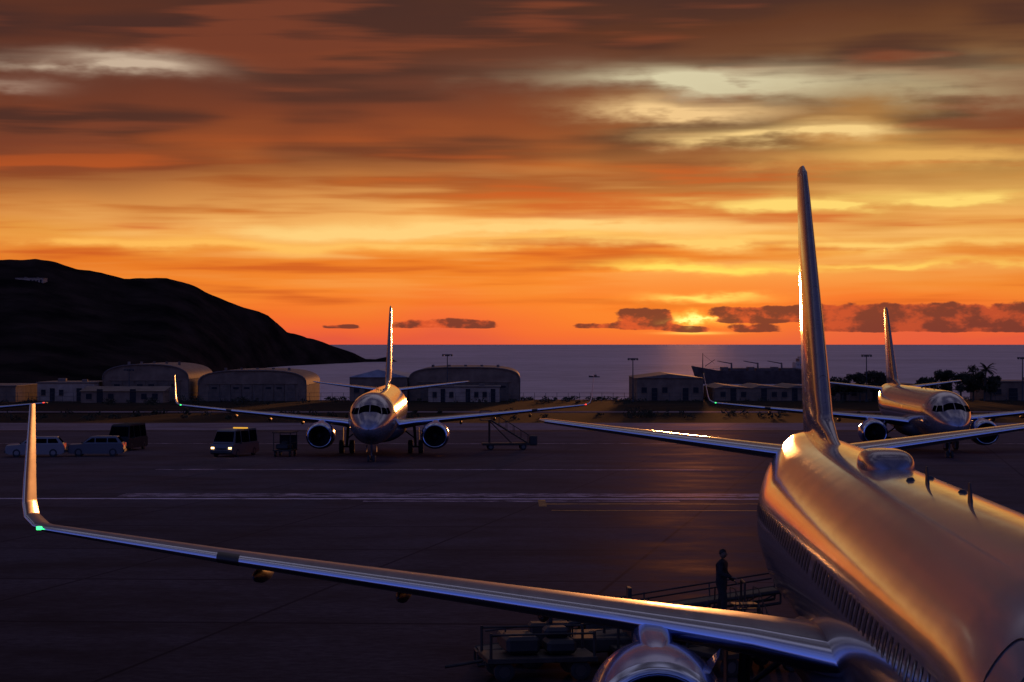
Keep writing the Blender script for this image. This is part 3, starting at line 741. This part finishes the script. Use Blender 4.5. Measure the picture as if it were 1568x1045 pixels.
# ---------------------------------------------------------------- vehicles
M_cw=mat('car_white',(.17,.15,.15),.45,0,.2); M_cs=mat('car_silver',(.08,.08,.09),.45,.3,.2); M_cd=mat('van_dark',(.02,.02,.024),.7,0,0,.1)
M_rim=mat('wheel_rim',(.10,.10,.10),.4,.8); M_blk=mat('black_trim',(.02,.02,.02),.6)
def vehicle(name,loc,rz,L,W_,H,kind,paint_):
    e=empty(name,loc,rz); gr=.22; wr=.34
    if kind=='wagon':
        lo=[(-L/2,gr+.1),(-L/2,.75),(-L/2+.1,.95),(-L*.22,1.02),(L*.47,1.05),(L/2,.9),(L/2,gr+.1),(L*.45,gr),(-L*.45,gr)]
        cab=[(-L*.26,1.0),(-L*.10,H-.05),(0,H),(L*.38,H-.02),(L*.48,1.05)]
    else:
        lo=[(-L/2,gr+.1),(-L/2,.85),(-L/2+.06,1.05),(-L*.38,1.12),(L*.49,1.15),(L/2,.9),(L/2,gr+.1),(L*.45,gr),(-L*.45,gr)]
        cab=[(-L*.44,1.1),(-L*.33,H-.1),(-L*.25,H),(L*.47,H),(L*.49,1.15)]
    def loft(prof,h0,h1,name,m):
        n=len(prof); v=[];
        for sg in (-1,-.93,.93,1):
            for x,z in prof:
                cx=sum(p[0] for p in prof)/n; k=1 if abs(sg)<.95 else .975
                wd=(h0+(h1-h0)*max(0,(z-1.0)/(H-1.0)))*W_/2
                v.append((cx+(x-cx)*k,sg*wd,z if k==1 else z-.02*(z>.5)))
        f=[tuple(range(n)),tuple(range(3*n,4*n))]
        for r in range(3):
            for i in range(n): f.append((r*n+i,r*n+(i+1)%n,(r+1)*n+(i+1)%n,(r+1)*n+i))
        return mk(name,v,f,m,e,True,None,30)
    loft(lo,1,1,'body',paint_); loft(cab,.95,.80,'cabin',paint_)
    b=B()
    def wy(z,sg): return sg*((.95+(.80-.95)*max(0,(z-1.0)/(H-1.0)))*W_/2+.012)
    z0,z1=1.12,H-.16
    spans=[(-.19,-.02,-.07,-.02),(.0,.2,.0,.2),(.22,.40,.22,.36)] if kind=='wagon' else [(-.37,-.16,-.31,-.16),(-.13,.15,-.13,.15),(.18,.44,.18,.44)]
    for a,b_,a1,b1 in spans:
        for sg in (1,-1): b.add([(a*L,wy(z0,sg),z0),(b_*L,wy(z0,sg),z0),(b1*L,wy(z1,sg),z1),(a1*L,wy(z1,sg),z1)],[(0,1,2,3)],0)
    f0,f1=cab[0],cab[1]
    def on(p,q,t,off): 
        d=Vector((q[0]-p[0],q[1]-p[1])); nrm=Vector((-d.y,d.x)).normalized()*off; return (p[0]+d.x*t+nrm.x,p[1]+d.y*t+nrm.y)
    for p,q,off in ((f0,f1,.015),(cab[-1],cab[-2],-.015)):
        a=on(p,q,.12,off); c=on(p,q,.9,off)
        b.add([(a[0],-.43*W_,a[1]),(a[0],.43*W_,a[1]),(c[0],.38*W_,c[1]),(c[0],-.38*W_,c[1])],[(0,1,2,3)],0)
    b.obj('glazing',[M_glass],e,False)
    b=B()
    for x in (-L*.31,L*.31):
        for sg in (1,-1): b.wheel((x,sg*(W_/2-.1),wr),wr,.22,0,1,axis=1)
    b.obj('wheels',[M_tyre,M_rim],e)
    b=B()
    b.box((-L/2-.02,0,.45),(.12,W_*.96,.2),0); b.box((L/2+.02,0,.45),(.12,W_*.96,.2),0); b.box((-L/2-.015,0,.68),(.05,W_*.45,.14),0)
    for sg in (1,-1):
        b.box((-L*.24,sg*(W_/2+.09),1.12),(.1,.18,.13),0)
        b.box((L/2+.0,sg*W_*.42,.9),(.08,.14,.3),1)
        b.box((-L/2+.01,sg*W_*.38,.74),(.08,.26,.14),2)
    b.obj('trim_and_lamps',[M_blk,M_tail,M_head if name=='airport_van' else M_rim],e)
    return e
g=lambda X,Y:(X,Y,gz(Y)+.02)
vehicle('parked_car',g(-38.0,172),R(8),4.6,1.8,1.62,'wagon',M_cw)
vehicle('parked_car',g(-33.4,173.5),R(4),4.4,1.8,1.62,'wagon',M_cs)
vehicle('parked_van',g(-33.2,186),R(80),5.0,2.0,2.25,'van',M_cd)
M_cv=mat('van_grey',(.07,.065,.07),.5,0,.2)
v3=vehicle('airport_van',g(-22.3,173.5),R(72),5.0,2.0,2.2,'van',M_cv)
b=B(); b.box((0,-.5,2.26),(.25,1.2,.1),0); o=b.obj('beacon_bar',[mat('amber_beacon',(.6,.3,.02),.3,emis=(1,.5,.05),es=.8)],v3)
M_strut2=noisy('painted_steel',(.03,.026,.022),(.06,.048,.04),3,.6,metal=.2)
def cart(loc,rz,roof=True,name='baggage_cart'):
    e=empty(name,loc,rz); b=B()
    b.box((0,0,.5),(2.6,1.5,.12),0)
    for x in (-1.22,1.22):
        for y in (-.68,.68): b.tube((x,y,.5),(x,y,1.9 if roof else 1.15),.035)
    if roof: b.box((0,0,1.93),(2.7,1.6,.07),1); b.box((1.25,0,1.1),(.05,1.45,1.1),1)
    for y in (-.7,.7): b.tube((-1.22,y,1.1),(1.22,y,1.1),.025)
    b.tube((-1.3,0,.42),(-2.2,0,.3),.04)
    b.box((-.4,.1,.8),(.8,1.0,.4),2,bev=.08); b.box((.5,-.1,.76),(.7,.8,.32),2,bev=.08); b.box((.45,.1,1.05),(.6,.5,.25),2,bev=.08)
    b.obj('frame',[M_strut2,M_cd,M_blk],e)
    b=B()
    for x in (-.9,.9):
        for y in (-.6,.6): b.wheel((x,y,.24),.24,.16,0,1,axis=1)
    b.obj('wheels',[M_tyre,M_rim],e)
cart(g(-18.2,173),R(84))
def stairs(loc,rz,name='mobile_passenger_stairs',sc=1):
    e=empty(name,loc,rz); e.scale=(sc,sc,sc); b=B()
    b.box((.2,0,.65),(5.2,2.0,.25),0)
    n=12
    for k in range(n):
        x=-2.2+k*.34; z=.8+k*.21; b.box((x,0,z),(.36,1.4,.05),0)
    for y in (-.75,.75):
        b.tube((-2.4,y,.65),(1.9,y,3.3),.08); b.tube((-2.4,y,1.6),(1.9,y,4.3),.035); b.tube((1.9,y,4.3),(3.0,y,4.3),.035)
        for k in range(6): b.tube((-2.3+k*.8,y,.75+k*.49),(-2.3+k*.8,y,1.7+k*.5),.025)
        b.tube((2.0,y,.7),(2.0,y,3.3),.06); b.tube((-.5,y,.7),(2.0,y,3.2),.04); b.tube((3,y,3.3),(3,y,4.3),.03)
    b.box((2.45,0,3.3),(1.2,1.6,.08),0)
    b.obj('stairway',[M_strut2],e)
    b=B()
    for x in (-1.7,1.9):
        for y in (-.85,.85): b.wheel((x,y,.35),.35,.22,0,1,axis=1)
    b.box((-2.9,-.5,1.0),(.9,.9,1.1),2)
    b.obj('wheels_and_cab',[M_tyre,M_rim,M_blk],e)
stairs(g(-.4,186),R(185),sc=.78)
def beltloader(loc,rz,L=7.5,z0=.7,z1=2.6,name='belt_loader'):
    e=empty(name,loc,rz); b=B()
    dx_=L/2*.96
    for y in (-.45,.45):
        b.tube((-dx_,y,z0),(dx_,y,z1),.06); b.tube((-dx_,y,z0-.3),(dx_,y,z1-.3),.04)
        b.tube((-dx_*.9,y*1.2,z0+.4),(dx_,y*1.2,z1+.4),.022)
        for k in range(8):
            x=-dx_+2*dx_*k/7; z=z0+(z1-z0)*k/7; b.tube((x,y,z),(x,y,z-.3),.03)
            if k%2: b.tube((x,y,z),(x,y*1.2,z+.4),.02)
            if k<7: x2=-dx_+2*dx_*(k+1)/7; b.tube((x,y,z-.3),(x2,y,z0+(z1-z0)*(k+1)/7),.02)
    a=math.atan2(z1-z0,2*dx_); b.box((0,0,(z0+z1)/2+.03),(L*.95,.7,.03),1,Matrix.Rotation(-a,4,'Y'))
    for k in range(26): 
        u=k/25; b.tube((-dx_+2*dx_*u,-.4,z0+(z1-z0)*u),(-dx_+2*dx_*u,.4,z0+(z1-z0)*u),.03)
    b.obj('conveyor',[M_strut2,M_blk],e)
    b=B(); b.box((-.3,0,.55),(3.6,1.7,.35),0); b.box((-1.0,-.95,.85),(1.0,.5,.6),0); b.tube((.6,-.5,.6),(1.2,-.45,(z0+z1)/2+.2),.06,mi=0); b.tube((.6,.5,.6),(1.2,.45,(z0+z1)/2+.2),.06,mi=0)
    b.box((-1.0,-.95,1.35),(.1,.45,.4),1)
    b.obj('chassis',[M_strut2,M_blk],e)
    b=B()
    for x in (-1.4,1.1):
        for y in (-.8,.8): b.wheel((x,y,.32),.32,.22,0,1,axis=1)
    b.obj('wheels',[M_tyre,M_rim],e)
beltloader(g(1.8,53.0),R(6),5.6,.35,.95)
beltloader(g(4.0,57.2),R(3),6.4,.45,1.35)
cart(g(3.6,52.6),R(12),False); cart(g(.6,50.6),R(10),False); cart(g(5.6,51.6),R(30),False)
stairs(g(6.0,53.2),R(100),sc=.40,name='service_steps')

# ground crew member
M_cloth=noisy('dark_work_clothes',(.012,.012,.016),(.03,.028,.03),6,.85); M_skinp=mat('human_skin',(.2,.12,.08),.6); M_hair=mat('hair',(.02,.015,.01),.7)
def person(loc,rz):
    e=empty('ground_crew_worker',loc,rz)
    pts=[(0,0,.95),(0,.01,1.1),(0,0,1.3),(0,-.01,1.45),(0,-.03,1.55)]; rad=[.19,.18,.21,.12,.065]; ed=[(0,1),(1,2),(2,3),(3,4)]
    def ch(start,ps,rs):
        p=start
        for q,r in zip(ps,rs): pts.append(q); rad.append(r); ed.append((p,len(pts)-1)); p=len(pts)-1
    for s in (1,-1):
        st_=.10*s
        ch(0,[(.10*s,0,.86),(.11*s,-.03+st_*.6,.50),(.12*s,.04+st_*1.2,.10),(.12*s,-.10+st_*1.2,.05)],[.14,.10,.07,.05])
    ch(3,[(.19,0,1.42),(.26,-.04,1.14),(.24,-.22,.98),(.235,-.27,.95)],[.095,.07,.05,.038])
    ch(3,[(-.19,0,1.42),(-.27,-.06,1.16),(-.22,-.27,1.10),(-.215,-.32,1.09)],[.095,.07,.05,.038])
    me=bpy.data.meshes.new('body'); me.from_pydata(pts,ed,[]); o=bpy.data.objects.new('body',me); scene.collection.objects.link(o); o.parent=e
    me.materials.append(M_cloth)
    o.modifiers.new('skin','SKIN')
    for i,v in enumerate(me.skin_vertices[0].data): v.radius=(rad[i],rad[i]*.8); v.use_root=(i==0)
    m2=o.modifiers.new('sub','SUBSURF'); m2.levels=2; m2.render_levels=2
    bm=bmesh.new(); bmesh.ops.create_uvsphere(bm,u_segments=24,v_segments=18,radius=1)
    for v in bm.verts:
        c=v.co; x,y,z=c.x*.077,c.y*.097,c.z*.118
        if z<-.02: x*=1+ (z+.02)*2.6; y*=1+(z+.02)*1.2
        if y<-.08 and -.03<z<.015 and abs(x)<.02: y-=.02
        v.co=(x,y-.035,z+1.66)
    mh=bpy.data.meshes.new('head'); bm.to_mesh(mh); bm.free(); mh.materials.append(M_skinp); mh.polygons.foreach_set('use_smooth',[True]*len(mh.polygons))
    oh=bpy.data.objects.new('head',mh); scene.collection.objects.link(oh); oh.parent=e
    bm=bmesh.new(); bmesh.ops.create_uvsphere(bm,u_segments=20,v_segments=14,radius=1)
    for v in bm.verts: v.co=(v.co.x*.083,v.co.y*.10-.022,v.co.z*.10+1.695)
    bmesh.ops.delete(bm,geom=[v for v in bm.verts if v.co.z<1.64 or (v.co.y<-.08 and v.co.z<1.71)],context='VERTS')
    mh=bpy.data.meshes.new('hair'); bm.to_mesh(mh); bm.free(); mh.materials.append(M_hair)
    oh=bpy.data.objects.new('hair',mh); scene.collection.objects.link(oh); oh.parent=e
    b=B()
    for s in (1,-1): b.box((s*.08,-.03,1.66),(.018,.03,.055),0); b.box((s*.03,-.125,1.675),(.022,.01,.01),1)
    b.box((0,-.122,1.605),(.045,.01,.008),1)
    for base_,dr in (((.235,-.27,.95),Vector((0,-.75,-.55))),((-.215,-.32,1.09),Vector((.1,-.95,-.15)))):
        bp_=Vector(base_); b.box(bp_+dr*.045,(.085,.10,.03),0,dr.to_track_quat('-Y','Z').to_matrix().to_4x4(),bev=.01)
        for k,l in enumerate((.07,.08,.075,.06)):
            o1=bp_+dr*.09+Vector((-.03+.02*k,0,0)); o2=o1+dr*l*.5+Vector((0,0,-.005)); o3=o2+dr*l*.4+Vector((0,0,-.025))
            b.tube(o1,o2,.009,.0085); b.tube(o2,o3,.0085,.006)
        o1=bp_+dr*.03+Vector((.045,0,0)); b.tube(o1,o1+dr*.05+Vector((.02,0,-.01)),.011,.008)
    b.obj('hands_and_face',[M_skinp,M_hair],e)
person((5.45,56.0,.66),R(70))
b=B(); b.box((0,0,.62),(1.2,1.0,.08)); 
for x in (-.55,.55):
    for y in (-.45,.45): b.tube((x,y,0),(x,y,.6),.05)
b.tube((.55,.45,.6),(.55,.45,1.6),.03); b.tube((.55,-.45,.6),(.55,-.45,1.6),.03); b.tube((.55,-.45,1.6),(.55,.45,1.6),.03); b.tube((-.55,-.45,.1),(.55,-.45,.6),.03); b.box((0,-.7,.3),(.9,.35,.05)); b.box((0,-.55,.15),(.9,.1,.3))
o=b.obj('work_platform',[M_strut2]); o.location=(5.45,56.0,.0)

# ---------------------------------------------------------------- camera
cam=bpy.data.cameras.new('camera'); co=bpy.data.objects.new('camera',cam); scene.collection.objects.link(co); scene.camera=co
cam.sensor_width=36; cam.lens=75.8; cam.clip_start=.5; cam.clip_end=30000
co.location=(0,0,7.85); co.rotation_euler=(R(90),0,0)
